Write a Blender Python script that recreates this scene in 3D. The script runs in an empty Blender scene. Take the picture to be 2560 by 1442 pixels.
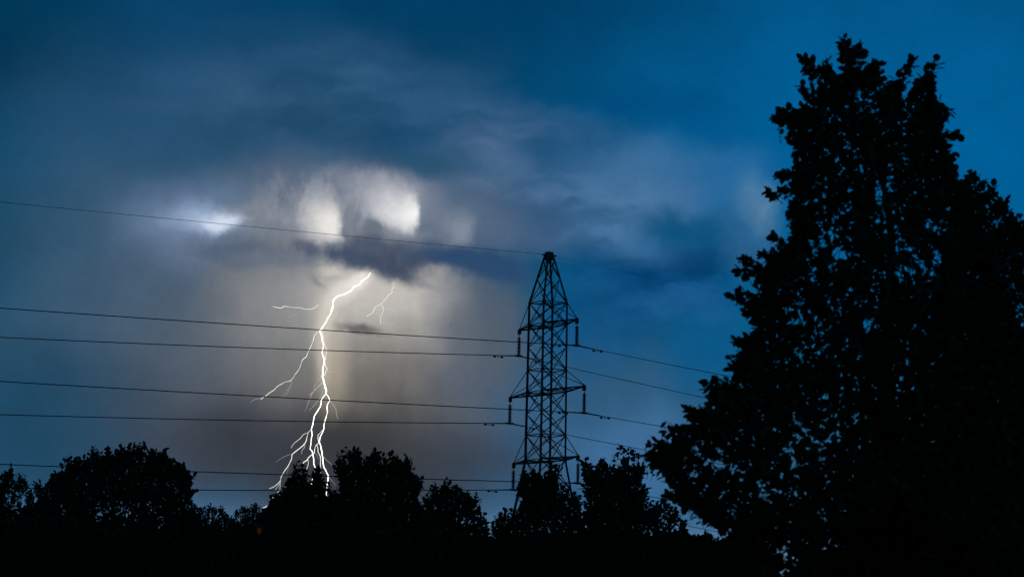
import bpy, bmesh, math, random
import numpy as np
from mathutils import Vector, Matrix

random.seed(7)
rng = np.random.default_rng(7)
scene = bpy.context.scene
C = scene.collection

# ------------------------------------------------------------------ camera
F = 7000.0                       # focal length in photograph pixels (2560 wide): a ~98 mm lens
EYE = Vector((0, 0, 1.6))
PITCH = math.atan(1023.0 / F)
ROLL = 0.020
r0 = Vector((1, 0, 0)); u0 = Vector((0, -math.sin(PITCH), math.cos(PITCH)))
FW = Vector((0, math.cos(PITCH), math.sin(PITCH)))
CR = r0 * math.cos(ROLL) + u0 * math.sin(ROLL)
CU = u0 * math.cos(ROLL) - r0 * math.sin(ROLL)
cam_d = bpy.data.cameras.new('camera'); cam = bpy.data.objects.new('camera', cam_d); C.objects.link(cam)
cam_d.sensor_fit = 'HORIZONTAL'; cam_d.sensor_width = 36.0; cam_d.lens = 36.0 * F / 2560.0
cam_d.clip_start = 0.1; cam_d.clip_end = 60000
m = Matrix((CR, CU, -FW)).transposed().to_4x4(); m.translation = EYE
cam.matrix_world = m
cam_d.dof.use_dof = True; cam_d.dof.focus_distance = 260.0; cam_d.dof.aperture_fstop = 5.0
scene.camera = cam


def ray(x, y):
    return (CR * ((x - 1280) / F) + CU * ((721 - y) / F) + FW).normalized()


def at(x, y, Y):
    """world point seen at photo pixel (x, y), Y metres out along the ground axis"""
    d = ray(x, y)
    return EYE + d * (Y / d.y)


# ------------------------------------------------------------------ world: dusk sky with a storm cloud, the flash's light painted into its colours
def lin(c):
    return tuple(((v / 255) / 12.92 if v / 255 <= 0.04045 else ((v / 255 + 0.055) / 1.055) ** 2.4) for v in c)


SKY = 0.05                       # background strength
world = bpy.data.worlds.new('World'); scene.world = world; world.use_nodes = True
nt = world.node_tree; nt.nodes.clear()


def N(t, **kw):
    n = nt.nodes.new(t)
    for k, v in kw.items():
        setattr(n, k, v)
    return n


def L(a, b):
    nt.links.new(a, b)


def math_node(op, a, b=None, clamp=False):
    n = N('ShaderNodeMath', operation=op, use_clamp=clamp)
    for i, v in enumerate((a, b)):
        if v is None: continue
        if isinstance(v, (int, float)): n.inputs[i].default_value = v
        else: L(v, n.inputs[i])
    return n.outputs[0]


tc = N('ShaderNodeTexCoord')
sep = N('ShaderNodeSeparateXYZ'); L(tc.outputs['Generated'], sep.inputs[0])
az = math_node('MULTIPLY', math_node('ARCTAN2', sep.outputs[0], sep.outputs[1]), 7.0)     # 1 unit = 1000 photo pixels
el = math_node('MULTIPLY', math_node('ARCSINE', sep.outputs[2]), 7.0)
uv = N('ShaderNodeCombineXYZ'); L(az, uv.inputs[0]); L(el, uv.inputs[1])


def sky_uv(x, y):
    d = ray(x, y)
    return math.atan2(d.x, d.y) * 7.0, math.asin(d.z) * 7.0


def noise(scale, detail=3.0, rough=0.5, stretch=None, off=0.0):
    mp = N('ShaderNodeMapping'); L(tc.outputs['Generated'], mp.inputs['Vector'])
    s = 7.0 * scale
    mp.inputs['Scale'].default_value = stretch if stretch else (s, s, s)
    mp.inputs['Location'].default_value = (off, off * 0.7, off * 1.3)
    n = N('ShaderNodeTexNoise'); n.inputs['Scale'].default_value = 1.0
    n.inputs['Detail'].default_value = detail; n.inputs['Roughness'].default_value = rough
    L(mp.outputs[0], n.inputs['Vector'])
    return n


def warp(base, tex, amp):
    s = N('ShaderNodeVectorMath', operation='SUBTRACT'); L(tex.outputs['Color'], s.inputs[0]); s.inputs[1].default_value = (.5, .5, .5)
    k = N('ShaderNodeVectorMath', operation='MULTIPLY'); L(s.outputs[0], k.inputs[0]); k.inputs[1].default_value = (amp, amp, 0)
    a = N('ShaderNodeVectorMath', operation='ADD'); L(base, a.inputs[0]); L(k.outputs[0], a.inputs[1])
    return a.outputs[0]


W_SOFT = warp(uv.outputs[0], noise(3.0, 3.0, 0.5, off=3.1), 0.28)
W_MID = warp(uv.outputs[0], noise(8.0, 4.0, 0.55, off=8.7), 0.10)
W_FINE = warp(warp(uv.outputs[0], noise(13.0, 4.0, 0.6, off=1.9), 0.055), noise(45.0, 3.0, 0.6, off=5.2), 0.008)
WARPS = {'s': W_SOFT, 'm': W_MID, 'f': W_FINE, 'n': uv.outputs[0]}

sky_tex = N('ShaderNodeTexSky', sky_type='NISHITA')
sky_tex.sun_disc = False
sky_tex.sun_elevation = math.radians(6); sky_tex.sun_rotation = math.radians(170)
sky_tex.air_density = 1.0; sky_tex.dust_density = 0.3; sky_tex.ozone_density = 4.0
tint = N('ShaderNodeMix', data_type='RGBA', blend_type='MULTIPLY'); tint.inputs['Factor'].default_value = 1
L(sky_tex.outputs[0], tint.inputs['A']); tint.inputs['B'].default_value = (0.03, 0.52, 0.74, 1)      # the camera's cold white balance
current = tint.outputs['Result']
RAW_SKY = sky_tex.outputs[0]


def layer(x, y, rx, ry, col, alpha, rot=0.0, inner=0.0, w='s', cut=None, mode='MIX', mod=None):
    """one cloud bank or patch of painted glow: an ellipse of sky round the direction of (x, y), its outline broken by noise.
    cut = (angle, offset, softness) trims it with a cloud edge; mod = a socket that thins it."""
    global current
    cu, cv = sky_uv(x, y)
    mp = N('ShaderNodeMapping', vector_type='TEXTURE'); L(WARPS[w], mp.inputs['Vector'])
    mp.inputs['Location'].default_value = (cu, cv, 0)
    mp.inputs['Rotation'].default_value = (0, 0, math.radians(rot) - ROLL)
    mp.inputs['Scale'].default_value = (rx / 1000, ry / 1000, 1)
    gr = N('ShaderNodeTexGradient', gradient_type='SPHERICAL'); L(mp.outputs[0], gr.inputs['Vector'])      # 1 at the centre, 0 at the rim
    mr = N('ShaderNodeMapRange', interpolation_type='SMOOTHERSTEP'); L(gr.outputs['Fac'], mr.inputs['Value'])
    mr.inputs['From Min'].default_value = 0.0; mr.inputs['From Max'].default_value = 1.0 - inner
    mr.inputs['To Min'].default_value = 0.0; mr.inputs['To Max'].default_value = alpha
    a = mr.outputs[0]
    if cut:
        ang, off, soft = cut
        t = math.radians(ang); lo = off - soft
        m2 = N('ShaderNodeMapping', vector_type='TEXTURE'); L(mp.outputs[0], m2.inputs['Vector'])
        m2.inputs['Location'].default_value = (math.cos(t) * lo, math.sin(t) * lo, 0)
        m2.inputs['Rotation'].default_value = (0, 0, t); m2.inputs['Scale'].default_value = (2 * soft, 1, 1)
        ge = N('ShaderNodeTexGradient', gradient_type='EASING'); L(m2.outputs[0], ge.inputs['Vector'])
        a = math_node('MULTIPLY', a, math_node('SUBTRACT', 1.0, ge.outputs['Fac']))
    if mod is not None:
        a = math_node('MULTIPLY', a, mod, clamp=True)
    mx = N('ShaderNodeMix', data_type='RGBA', blend_type=mode, clamp_factor=True)
    L(a, mx.inputs['Factor']); L(current, mx.inputs['A'])
    c = lin(col)
    mx.inputs['B'].default_value = (c[0] / SKY, c[1] / SKY, c[2] / SKY, 1)
    current = mx.outputs['Result']


def wisp_noise(rot, scale, detail, off):
    mp = N('ShaderNodeMapping'); L(W_MID, mp.inputs['Vector'])
    mp.inputs['Rotation'].default_value = (0, 0, -math.radians(rot)); mp.inputs['Scale'].default_value = (scale[0], scale[1], 1)
    mp2 = N('ShaderNodeMapping'); L(mp.outputs[0], mp2.inputs['Vector']); mp2.inputs['Location'].default_value = (off, off, off)
    n = N('ShaderNodeTexNoise'); n.inputs['Scale'].default_value = 1.0; n.inputs['Detail'].default_value = detail
    L(mp2.outputs[0], n.inputs['Vector'])
    return n


def mod_of(tex, lo, hi, a=0.0, b=1.0):
    mr = N('ShaderNodeMapRange', interpolation_type='SMOOTHSTEP'); L(tex.outputs[0], mr.inputs['Value'])
    mr.inputs['From Min'].default_value = lo; mr.inputs['From Max'].default_value = hi
    mr.inputs['To Min'].default_value = a; mr.inputs['To Max'].default_value = b
    return mr.outputs[0]


# <layers>
n_big = noise(2.2, 2.0, 0.5, off=11.0)
n_mid = noise(6.0, 3.0, 0.55, off=17.0)
n_rain = noise(1.0, 3.0, 0.55, stretch=(7.0 * 15, 7.0 * 15, 7.0 * 0.9), off=2.0)
patchy = mod_of(n_big, 0.30, 0.68, 0.25, 1.0)
wispy = mod_of(n_mid, 0.30, 0.70, 0.25, 1.0)
rainy = mod_of(n_rain, 0.25, 0.75, 0.0, 1.0)
n_rag = noise(17.0, 4.0, 0.6, stretch=(7.0 * 19, 7.0 * 19, 7.0 * 9), off=41.0)
ragged = mod_of(n_rag, 0.40, 0.64, 0.0, 1.0)
torn = mod_of(n_rag, 0.60, 0.38, 0.0, 1.0)
# open dusk blue, paler to the right and towards the horizon
layer(1280, 1500, 9000, 900, (46, 94, 134), 0.95, inner=0.1, w='n')
layer(2300, 380, 1500, 950, (0, 95, 152), 0.9, w='s')
layer(1250, 40, 800, 220, (0, 58, 96), 0.75, w='s')
layer(0, 100, 480, 460, (0, 50, 78), 0.85, w='s')
# high veil over the left and middle
layer(620, 330, 950, 430, (50, 84, 114), 0.85, inner=0.05, mod=mod_of(n_big, 0.25, 0.7, 0.55, 1.0))
layer(1050, 210, 420, 170, (44, 86, 122), 0.5, mod=patchy)
layer(330, 740, 900, 460, (66, 92, 116), 0.92, inner=0.1)
layer(-80, 640, 420, 560, (20, 72, 101), 0.75)
# lower sky under the storm
layer(700, 1080, 1300, 380, (60, 70, 84), 0.95, inner=0.1, w='s')
layer(40, 1060, 520, 360, (24, 70, 98), 0.85, w='s')
layer(1480, 1040, 460, 330, (52, 94, 130), 0.75)
layer(1280, 1470, 2600, 260, (112, 150, 182), 0.9, w='n')
# slanting virga and torn cloud
n_wisp = wisp_noise(38, (2.2, 7.5), 3.0, 4.0)
wisps = mod_of(n_wisp, 0.38, 0.72, 0.0, 1.0)
darks = mod_of(n_wisp, 0.62, 0.30, 0.0, 1.0)
# blue-grey cloud right of the storm
layer(1430, 470, 480, 230, (72, 110, 150), 0.9, rot=-14, inner=0.1, mod=mod_of(n_mid, 0.25, 0.7, 0.5, 1.0))
layer(1190, 420, 170, 190, (92, 118, 152), 0.6, rot=-30, mod=wispy)
layer(1560, 560, 330, 150, (62, 110, 152), 0.7, rot=-12, mod=wispy)
layer(1300, 560, 270, 120, (82, 108, 142), 0.8, w='m')
layer(1290, 330, 110, 130, (70, 104, 142), 0.5, rot=35, w='m')
layer(1640, 260, 300, 90, (0, 72, 124), 0.5, w='m')
layer(1060, 360, 260, 120, (34, 78, 116), 0.7, rot=-10)
# dark blue gap under it
layer(1640, 690, 330, 150, (0, 66, 116), 0.95, rot=-8, inner=0.1)
layer(1530, 800, 300, 190, (14, 78, 128), 0.75)
layer(1740, 640, 130, 90, (2, 60, 106), 0.6, w='m')
layer(1870, 570, 130, 160, (84, 122, 156), 0.6, rot=15, w='m', mod=wispy)
layer(1890, 515, 80, 120, (118, 154, 170), 0.95, rot=20, w='m', mod=wispy)
layer(1340, 420, 400, 210, (110, 138, 168), 0.6, rot=-10, w='m', mod=wisps)
layer(1560, 480, 360, 220, (96, 140, 184), 0.45, w='m', mod=wisps)
layer(1450, 500, 480, 270, (10, 70, 110), 0.7, w='m', mod=darks)
layer(1640, 740, 380, 260, (40, 104, 156), 0.5, w='m', mod=wisps)
layer(1640, 680, 360, 230, (0, 50, 92), 0.8, w='m', mod=darks)
layer(1250, 250, 560, 200, (0, 68, 108), 0.7, w='m', mod=darks)
layer(1610, 430, 290, 140, (76, 124, 168), 0.55, w='m')
layer(1830, 440, 190, 130, (46, 108, 160), 0.6, w='m')
layer(1690, 575, 170, 80, (0, 78, 122), 0.9, w='m')
layer(1580, 1130, 300, 190, (66, 114, 160), 0.7, w='s')
layer(1760, 900, 200, 190, (4, 86, 138), 0.6, w='s')
layer(800, 260, 760, 260, (66, 104, 138), 0.4, w='m', mod=wisps)
layer(800, 260, 760, 260, (12, 62, 96), 0.45, w='m', mod=darks)
# grey storm mass, the flash inside it painted as paler colour
layer(850, 560, 620, 240, (106, 117, 136), 0.85, inner=0.05, w='s')
layer(930, 480, 240, 120, (132, 139, 156), 0.75, w='m')
layer(470, 560, 280, 180, (116, 138, 170), 0.75, w='m')
# rain, with the stroke's light painted into its colours
layer(720, 830, 620, 420, (96, 101, 108), 0.9, inner=0.05, w='s')
layer(820, 770, 420, 270, (148, 148, 148), 0.85, inner=0.05, w='m')
layer(975, 770, 310, 270, (186, 182, 177), 0.88, w='m')
layer(960, 745, 210, 125, (204, 199, 192), 0.65, w='m')
layer(900, 990, 420, 300, (108, 104, 97), 0.85, inner=0.05, w='m')
layer(820, 1130, 620, 210, (54, 58, 65), 0.92, inner=0.15, w='s')
layer(880, 1100, 170, 110, (52, 50, 46), 0.5, w='m')
layer(1210, 850, 200, 340, (90, 96, 105), 0.75, w='m')
layer(1060, 880, 200, 300, (150, 146, 142), 0.22, w='n', mod=rainy)
layer(1150, 860, 200, 260, (92, 102, 122), 0.3, w='n', mod=rainy)
layer(760, 900, 330, 260, (140, 138, 138), 0.25, w='n', mod=rainy)
layer(1110, 750, 90, 130, (160, 160, 163), 0.4, rot=20, w='s')
# halo of the bolt, painted into the sky round the channel
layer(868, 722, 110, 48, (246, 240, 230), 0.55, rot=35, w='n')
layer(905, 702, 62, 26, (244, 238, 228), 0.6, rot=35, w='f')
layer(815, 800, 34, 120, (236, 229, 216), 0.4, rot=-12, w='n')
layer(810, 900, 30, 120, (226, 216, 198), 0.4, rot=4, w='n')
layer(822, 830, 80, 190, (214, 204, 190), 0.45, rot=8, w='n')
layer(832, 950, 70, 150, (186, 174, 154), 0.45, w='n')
layer(1075, 405, 170, 70, (36, 80, 110), 0.75, rot=-10, w='m')
# windows between the towers, flash light put in as pale colour
layer(640, 545, 150, 60, (130, 136, 146), 0.7, w='m')
layer(505, 554, 160, 75, (150, 171, 202), 0.85, rot=-6, w='m', cut=(-62, 0.35, 0.35))
layer(576, 562, 120, 48, (214, 225, 242), 0.92, rot=-2, w='f', cut=(-32, 0.0, 0.2))
layer(790, 545, 150, 100, (160, 163, 170), 0.85, rot=4, w='m', cut=(0, 0.38, 0.08))
layer(840, 500, 300, 120, (186, 188, 193), 0.4, w='m', mod=ragged)
layer(930, 455, 170, 60, (150, 155, 168), 0.5, w='f', mod=ragged)
layer(860, 540, 420, 130, (92, 103, 122), 0.38, w='m', mod=torn)
layer(846, 562, 135, 92, (236, 233, 228), 0.92, rot=8, w='f', cut=(2, 0.0, 0.07))
layer(960, 490, 160, 95, (160, 164, 174), 0.8, w='m')
layer(985, 515, 110, 72, (182, 185, 192), 0.85, rot=-8, w='f', inner=0.25, cut=(10, 0.52, 0.12))
layer(1040, 538, 135, 72, (242, 241, 239), 0.94, rot=-8, w='f', cut=(4, 0.0, 0.08))
layer(1092, 520, 56, 90, (116, 126, 144), 0.5, w='f', cut=(180, 0.55, 0.3))
layer(868, 530, 34, 75, (124, 131, 145), 0.6, rot=8, w='f')
layer(1170, 590, 110, 80, (142, 150, 164), 0.75, rot=-35, w='f', cut=(10, 0.0, 0.2))
# dark scud in front
layer(600, 624, 190, 54, (84, 98, 118), 0.95, rot=-3, inner=0.25, w='m')
layer(580, 592, 60, 34, (98, 111, 130), 0.9, w='f')
layer(690, 640, 190, 50, (110, 117, 131), 0.75, w='m')
layer(770, 622, 72, 30, (84, 95, 114), 0.9, rot=-10, w='f')
layer(832, 636, 42, 42, (58, 74, 98), 0.95, w='f')
layer(935, 582, 40, 58, (106, 114, 128), 0.95, inner=0.4, w='f')
layer(985, 596, 60, 28, (136, 142, 153), 0.8, w='f')
layer(950, 634, 185, 60, (72, 84, 105), 0.96, rot=-6, inner=0.3, w='m')
layer(900, 650, 130, 34, (64, 76, 98), 0.85, rot=-12, w='f')
layer(985, 676, 120, 44, (70, 82, 102), 0.94, rot=-18, inner=0.2, w='f')
layer(1090, 640, 140, 58, (54, 72, 102), 0.88, rot=-6, w='m')
layer(1190, 660, 215, 62, (40, 72, 108), 0.92, rot=-12, inner=0.2, w='m')
layer(830, 680, 60, 18, (204, 198, 190), 0.6, rot=-10, w='f')  # pale strip: flash light painted in below the scud
layer(1060, 712, 60, 16, (130, 132, 138), 0.5, rot=-18, w='f')
layer(796, 708, 62, 18, (126, 127, 132), 0.7, rot=-38, w='m')
layer(908, 820, 86, 26, (88, 87, 88), 0.85, rot=-8, w='m', cut=(-90, 0.5, 0.3))
layer(960, 650, 260, 50, (52, 64, 88), 0.6, rot=-8, w='f', mod=torn)
layer(820, 640, 300, 40, (70, 82, 104), 0.5, rot=-4, w='f', mod=torn)
# uneven tone of the whole sky
grey = math_node('ADD', math_node('MULTIPLY', noise(5.0, 3.0, 0.6, off=23.0).outputs[0], 0.40), math_node('MULTIPLY', noise(75.0, 2.0, 0.6, off=31.0).outputs[0], 0.13))
grey = math_node('ADD', grey, 0.74)
mot = N('ShaderNodeMix', data_type='RGBA', blend_type='MULTIPLY'); mot.inputs['Factor'].default_value = 1
L(current, mot.inputs['A']); L(grey, mot.inputs['B']); current = mot.outputs['Result']
# </layers>
bg = N('ShaderNodeBackground'); bg.inputs['Strength'].default_value = SKY
out = N('ShaderNodeOutputWorld')
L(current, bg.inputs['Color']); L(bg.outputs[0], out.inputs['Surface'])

# ------------------------------------------------------------------ exposure
vs = scene.view_settings
vs.view_transform = 'Standard'; vs.look = 'None'; vs.exposure = 0; vs.gamma = 1; vs.use_curve_mapping = False
scene.render.film_transparent = False
cy = scene.cycles
cy.use_adaptive_sampling = True; cy.adaptive_threshold = 0.02; cy.adaptive_min_samples = 8
cy.max_bounces = 3; cy.diffuse_bounces = 2; cy.glossy_bounces = 1; cy.transmission_bounces = 1
world.cycles.sampling_method = 'MANUAL'; world.cycles.sample_map_resolution = 256
# ---- END SETUP

# ------------------------------------------------------------------ materials
def mat_noise(name, c1, c2, scale, rough=0.8, metallic=0.0, bump=0.0, spec=0.3):
    mt = bpy.data.materials.new(name); mt.use_nodes = True
    t = mt.node_tree; b = t.nodes['Principled BSDF']
    tcn = t.nodes.new('ShaderNodeTexCoord'); n = t.nodes.new('ShaderNodeTexNoise')
    n.inputs['Scale'].default_value = scale; n.inputs['Detail'].default_value = 4
    t.links.new(tcn.outputs['Object'], n.inputs['Vector'])
    cr = t.nodes.new('ShaderNodeValToRGB'); cr.color_ramp.elements[0].position = 0.3; cr.color_ramp.elements[1].position = 0.7
    cr.color_ramp.elements[0].color = (*c1, 1); cr.color_ramp.elements[1].color = (*c2, 1)
    t.links.new(n.outputs['Fac'], cr.inputs[0]); t.links.new(cr.outputs[0], b.inputs['Base Color'])
    b.inputs['Roughness'].default_value = rough; b.inputs['Metallic'].default_value = metallic
    b.inputs['Specular IOR Level'].default_value = spec
    if bump:
        bp = t.nodes.new('ShaderNodeBump'); bp.inputs['Strength'].default_value = bump
        t.links.new(n.outputs['Fac'], bp.inputs['Height']); t.links.new(bp.outputs[0], b.inputs['Normal'])
    return mt


def mat_emit(name, col, strength):
    mt = bpy.data.materials.new(name); mt.use_nodes = True
    t = mt.node_tree; t.nodes.clear()
    e = t.nodes.new('ShaderNodeEmission'); e.inputs[0].default_value = (*col, 1); e.inputs[1].default_value = strength
    # a stepped leader is never equally bright along its length
    tcn = t.nodes.new('ShaderNodeTexCoord'); n = t.nodes.new('ShaderNodeTexNoise'); n.inputs['Scale'].default_value = 0.02
    t.links.new(tcn.outputs['Object'], n.inputs['Vector'])
    mr = t.nodes.new('ShaderNodeMapRange'); mr.inputs['From Min'].default_value = 0.3; mr.inputs['From Max'].default_value = 0.7
    mr.inputs['To Min'].default_value = strength * 0.6; mr.inputs['To Max'].default_value = strength * 1.3
    t.links.new(n.outputs['Fac'], mr.inputs['Value']); t.links.new(mr.outputs[0], e.inputs[1])
    o = t.nodes.new('ShaderNodeOutputMaterial'); t.links.new(e.outputs[0], o.inputs[0])
    return mt


M_STEEL = mat_noise('weathered_steel', (0.06, 0.062, 0.062), (0.13, 0.13, 0.125), 3.0, 0.7, 0.3)
M_WIRE = mat_noise('aluminium_cable', (0.07, 0.07, 0.07), (0.12, 0.12, 0.12), 2.0, 0.6, 0.4)
M_GLAZE = mat_noise('brown_porcelain', (0.035, 0.02, 0.014), (0.06, 0.035, 0.025), 6.0, 0.35)
M_LEAF = mat_noise('leaf_near', (0.02, 0.036, 0.012), (0.036, 0.06, 0.02), 1.5, 0.7)
M_LEAF2 = mat_noise('leaf_far', (0.022, 0.036, 0.013), (0.034, 0.054, 0.019), 0.8, 0.75)
M_LEAF3 = mat_noise('leaf_hedge', (0.02, 0.034, 0.012), (0.034, 0.05, 0.018), 0.6, 0.8)
M_BARK = mat_noise('bark', (0.025, 0.02, 0.016), (0.055, 0.045, 0.036), 12.0, 0.9, bump=0.4)
M_GRASS = mat_noise('meadow_grass', (0.02, 0.035, 0.012), (0.04, 0.055, 0.02), 0.3, 0.95, bump=0.3)
M_BOLT = mat_emit('lightning_channel', (1.0, 0.97, 0.90), 3.2)
M_BOLT2 = mat_emit('lightning_branch', (1.0, 0.97, 0.90), 1.25)
M_BOLT3 = mat_emit('lightning_filament', (0.95, 0.95, 1.0), 0.55)


# ------------------------------------------------------------------ object helpers
def tag(o, label=None, cat=None, group=None, kind=None):
    for k, v in (('label', label), ('category', cat), ('group', group), ('kind', kind)):
        if v: o[k] = v
    return o


def mesh_obj(name, verts, faces, mat, parent=None, smooth=False):
    me = bpy.data.meshes.new(name); me.from_pydata([tuple(v) for v in verts], [], faces); me.update()
    if mat: me.materials.append(mat)
    if smooth: me.polygons.foreach_set('use_smooth', [True] * len(me.polygons))
    o = bpy.data.objects.new(name, me); C.objects.link(o)
    if parent: o.parent = parent
    return o


def empty(name, loc):
    o = bpy.data.objects.new(name, None); C.objects.link(o); o.location = loc; o.empty_display_size = 0.3
    return o


def tube(pts, radii, sides=6, base=None):
    """a tapered tube along pts; returns verts, faces (local to base)"""
    pts = [Vector(p) for p in pts]; n = len(pts)
    if not hasattr(radii, '__len__'): radii = [radii] * n
    base = Vector(base) if base is not None else Vector((0, 0, 0))
    vs, fs = [], []
    ref = Vector((0.13, 0.31, 0.94)).normalized()
    for i in range(n):
        d = (pts[min(i + 1, n - 1)] - pts[max(i - 1, 0)]).normalized()
        a = d.cross(ref)
        if a.length < 1e-3: a = d.cross(Vector((1, 0, 0)))
        a.normalize(); b = d.cross(a)
        for k in range(sides):
            t = 2 * math.pi * k / sides
            vs.append(pts[i] + (a * math.cos(t) + b * math.sin(t)) * radii[i] - base)
    for i in range(n - 1):
        for k in range(sides):
            k2 = (k + 1) % sides
            fs.append((i * sides + k, i * sides + k2, (i + 1) * sides + k2, (i + 1) * sides + k))
    fs.append(tuple(range(sides))[::-1]); fs.append(tuple(range((n - 1) * sides, n * sides)))
    return vs, fs


def merge(parts):
    vs, fs = [], []
    for v, f in parts:
        o = len(vs); vs += list(v); fs += [tuple(i + o for i in q) for q in f]
    return vs, fs


# ------------------------------------------------------------------ ground
gs = 30000
me_v = [(-gs, -gs, 0), (gs, -gs, 0), (gs, gs, 0), (-gs, gs, 0)]
tag(mesh_obj('ground', me_v, [(0, 1, 2, 3)], M_GRASS), kind='structure', label='dark meadow under the trees')

# ------------------------------------------------------------------ lattice pylon
D_TOWER = 200.0
PXM = F / D_TOWER                                       # photo pixels per metre at the pylon
ALPHA = math.radians(59)
AX = Vector((math.cos(ALPHA), -math.sin(ALPHA), 0))     # along the cross-arms (right and nearer)
BX = Vector((math.sin(ALPHA), math.cos(ALPHA), 0))      # along the line (right and farther)
foot = at(1366, 1000, D_TOWER); TB = Vector((foot.x, foot.y, 0))


def zt(y):                                              # height on the pylon's axis that shows at photo row y
    return at(1366, y, D_TOWER).z


pylon = empty('lattice_pylon', TB)
tag(pylon, 'tall dark steel lattice pylon with three pairs of cross-arms, rising behind the trees', 'pylon')
HALF = 35.0 / PXM
LV = {k: zt(k) for k in (632, 650, 697, 757, 812, 868, 925, 980, 1035, 1088, 1150)}


def half_at(y):
    if y <= 632: return 6.0 / PXM
    if y < 757: return (6.0 + (y - 632) / 125.0 * 28.5) / PXM
    if y <= 1150: return (34.5 + (y - 757) / 393.0 * 1.8) / PXM
    return (36.3 + (y - 1150) * 0.145) / PXM


Y_FOOT = 1150 + (LV[1150]) * PXM
GROUND_STEPS = [1150, 1222, 1310, 1420, 1560, Y_FOOT]


def z_of(y):
    return LV[y] if y in LV else (zt(1150) - (y - 1150) / PXM)


CORN = [(1, 1), (1, -1), (-1, -1), (-1, 1)]             # (A, B): right outer, near, left outer, far


def corner(i, y):
    a, b = CORN[i % 4]; h = half_at(y)
    p = AX * (a * h) + BX * (b * h)
    return Vector((p.x, p.y, z_of(y)))


def angle_profile_mesh(name):
    w = 0.5; t = 0.22
    prof = [(-w, -w), (w, -w), (w, -w + t * 2), (-w + t * 2, -w + t * 2), (-w + t * 2, w), (-w, w)]
    vs = [(x, y, 0) for x, y in prof] + [(x, y, 1) for x, y in prof]
    fs = [tuple(reversed(range(6))), tuple(range(6, 12))] + [(i, (i + 1) % 6, 6 + (i + 1) % 6, 6 + i) for i in range(6)]
    me = bpy.data.meshes.new(name); me.from_pydata(vs, [], fs); me.update(); me.materials.append(M_STEEL)
    return me


ANGLE = angle_profile_mesh('steel_angle')


def member(name, p, q, w, parent, out=None):
    """one steel angle from p to q (coordinates local to parent)"""
    p = Vector(p); q = Vector(q); d = q - p
    z = d.normalized(); ref = out if out is not None else Vector((0, 0, 1))
    x = ref - z * ref.dot(z)
    if x.length < 1e-3: x = Vector((1, 0, 0)) - z * z.x
    x.normalize(); y = z.cross(x)
    mt = Matrix(((x.x * w, y.x * w, d.x, p.x), (x.y * w, y.y * w, d.y, p.y), (x.z * w, y.z * w, d.z, p.z), (0, 0, 0, 1)))
    o = bpy.data.objects.new(name, ANGLE); C.objects.link(o); o.parent = parent; o.matrix_local = mt
    return o


LEG_ROWS = [632, 650, 697, 757, 812, 868, 925, 980, 1035, 1088, 1150, 1222, 1310, 1420, 1560, Y_FOOT]
for i in range(4):
    pts = [corner(i, y) for y in (632, 757, 1150, Y_FOOT)]
    rr = [0.075, 0.085, 0.095, 0.11]
    mesh_obj('leg', *tube(pts, rr, 4), M_STEEL, pylon)
    f = corner(i, Y_FOOT); s = 0.35
    v = [(f.x + dx * s, f.y + dy * s, zz) for zz in (-0.05, 0.35) for dx, dy in ((-1, -1), (1, -1), (1, 1), (-1, 1))]
    mesh_obj('footing', v, [(0, 3, 2, 1), (4, 5, 6, 7), (0, 1, 5, 4), (1, 2, 6, 5), (2, 3, 7, 6), (3, 0, 4, 7)],
             mat_noise('concrete', (0.2, 0.2, 0.19), (0.3, 0.3, 0.28), 4, 0.9) if i == 0 else bpy.data.materials['concrete'], pylon)
    # face between corner i and i + 1
    outn = (corner(i, 868) + corner(i + 1, 868)); outn.z = 0; outn.normalize()
    for y1, y2 in zip(LEG_ROWS[1:-1], LEG_ROWS[2:]):
        w = 0.062 if y1 >= 757 else 0.055
        off = outn * 0.04
        member('brace', corner(i, y1) + off, corner(i + 1, y2) + off, w, pylon, outn)
        member('brace', corner(i + 1, y1) - off, corner(i, y2) - off, w, pylon, -outn)
    for y in (757, 812, 925, 980, 1088, 1150, 1310, 1560):
        member('strut', corner(i, y), corner(i + 1, y), 0.066, pylon, outn)
# plan bracing at the arm levels
for y in (757, 812, 980, 1150):
    member('plan_brace', corner(0, y) - Vector((0, 0, 0.05)), corner(2, y) - Vector((0, 0, 0.05)), 0.06, pylon)
    member('plan_brace', corner(1, y) - Vector((0, 0, 0.12)), corner(3, y) - Vector((0, 0, 0.12)), 0.06, pylon)
# plated cap at the peak
capv = []
for y, s in ((630, 1.25), (634, 1.3), (650, 1.06)):
    for i in range(4):
        c = corner(i, max(y, 632)); capv.append((c.x * s, c.y * s, zt(y)))
mesh_obj('peak_cap', capv, [(0, 1, 2, 3)] + [(k * 4 + i, k * 4 + 4 + i, k * 4 + 4 + (i + 1) % 4, k * 4 + (i + 1) % 4) for k in range(2) for i in range(4)]
         + [(11, 10, 9, 8)], M_STEEL, pylon)

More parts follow.
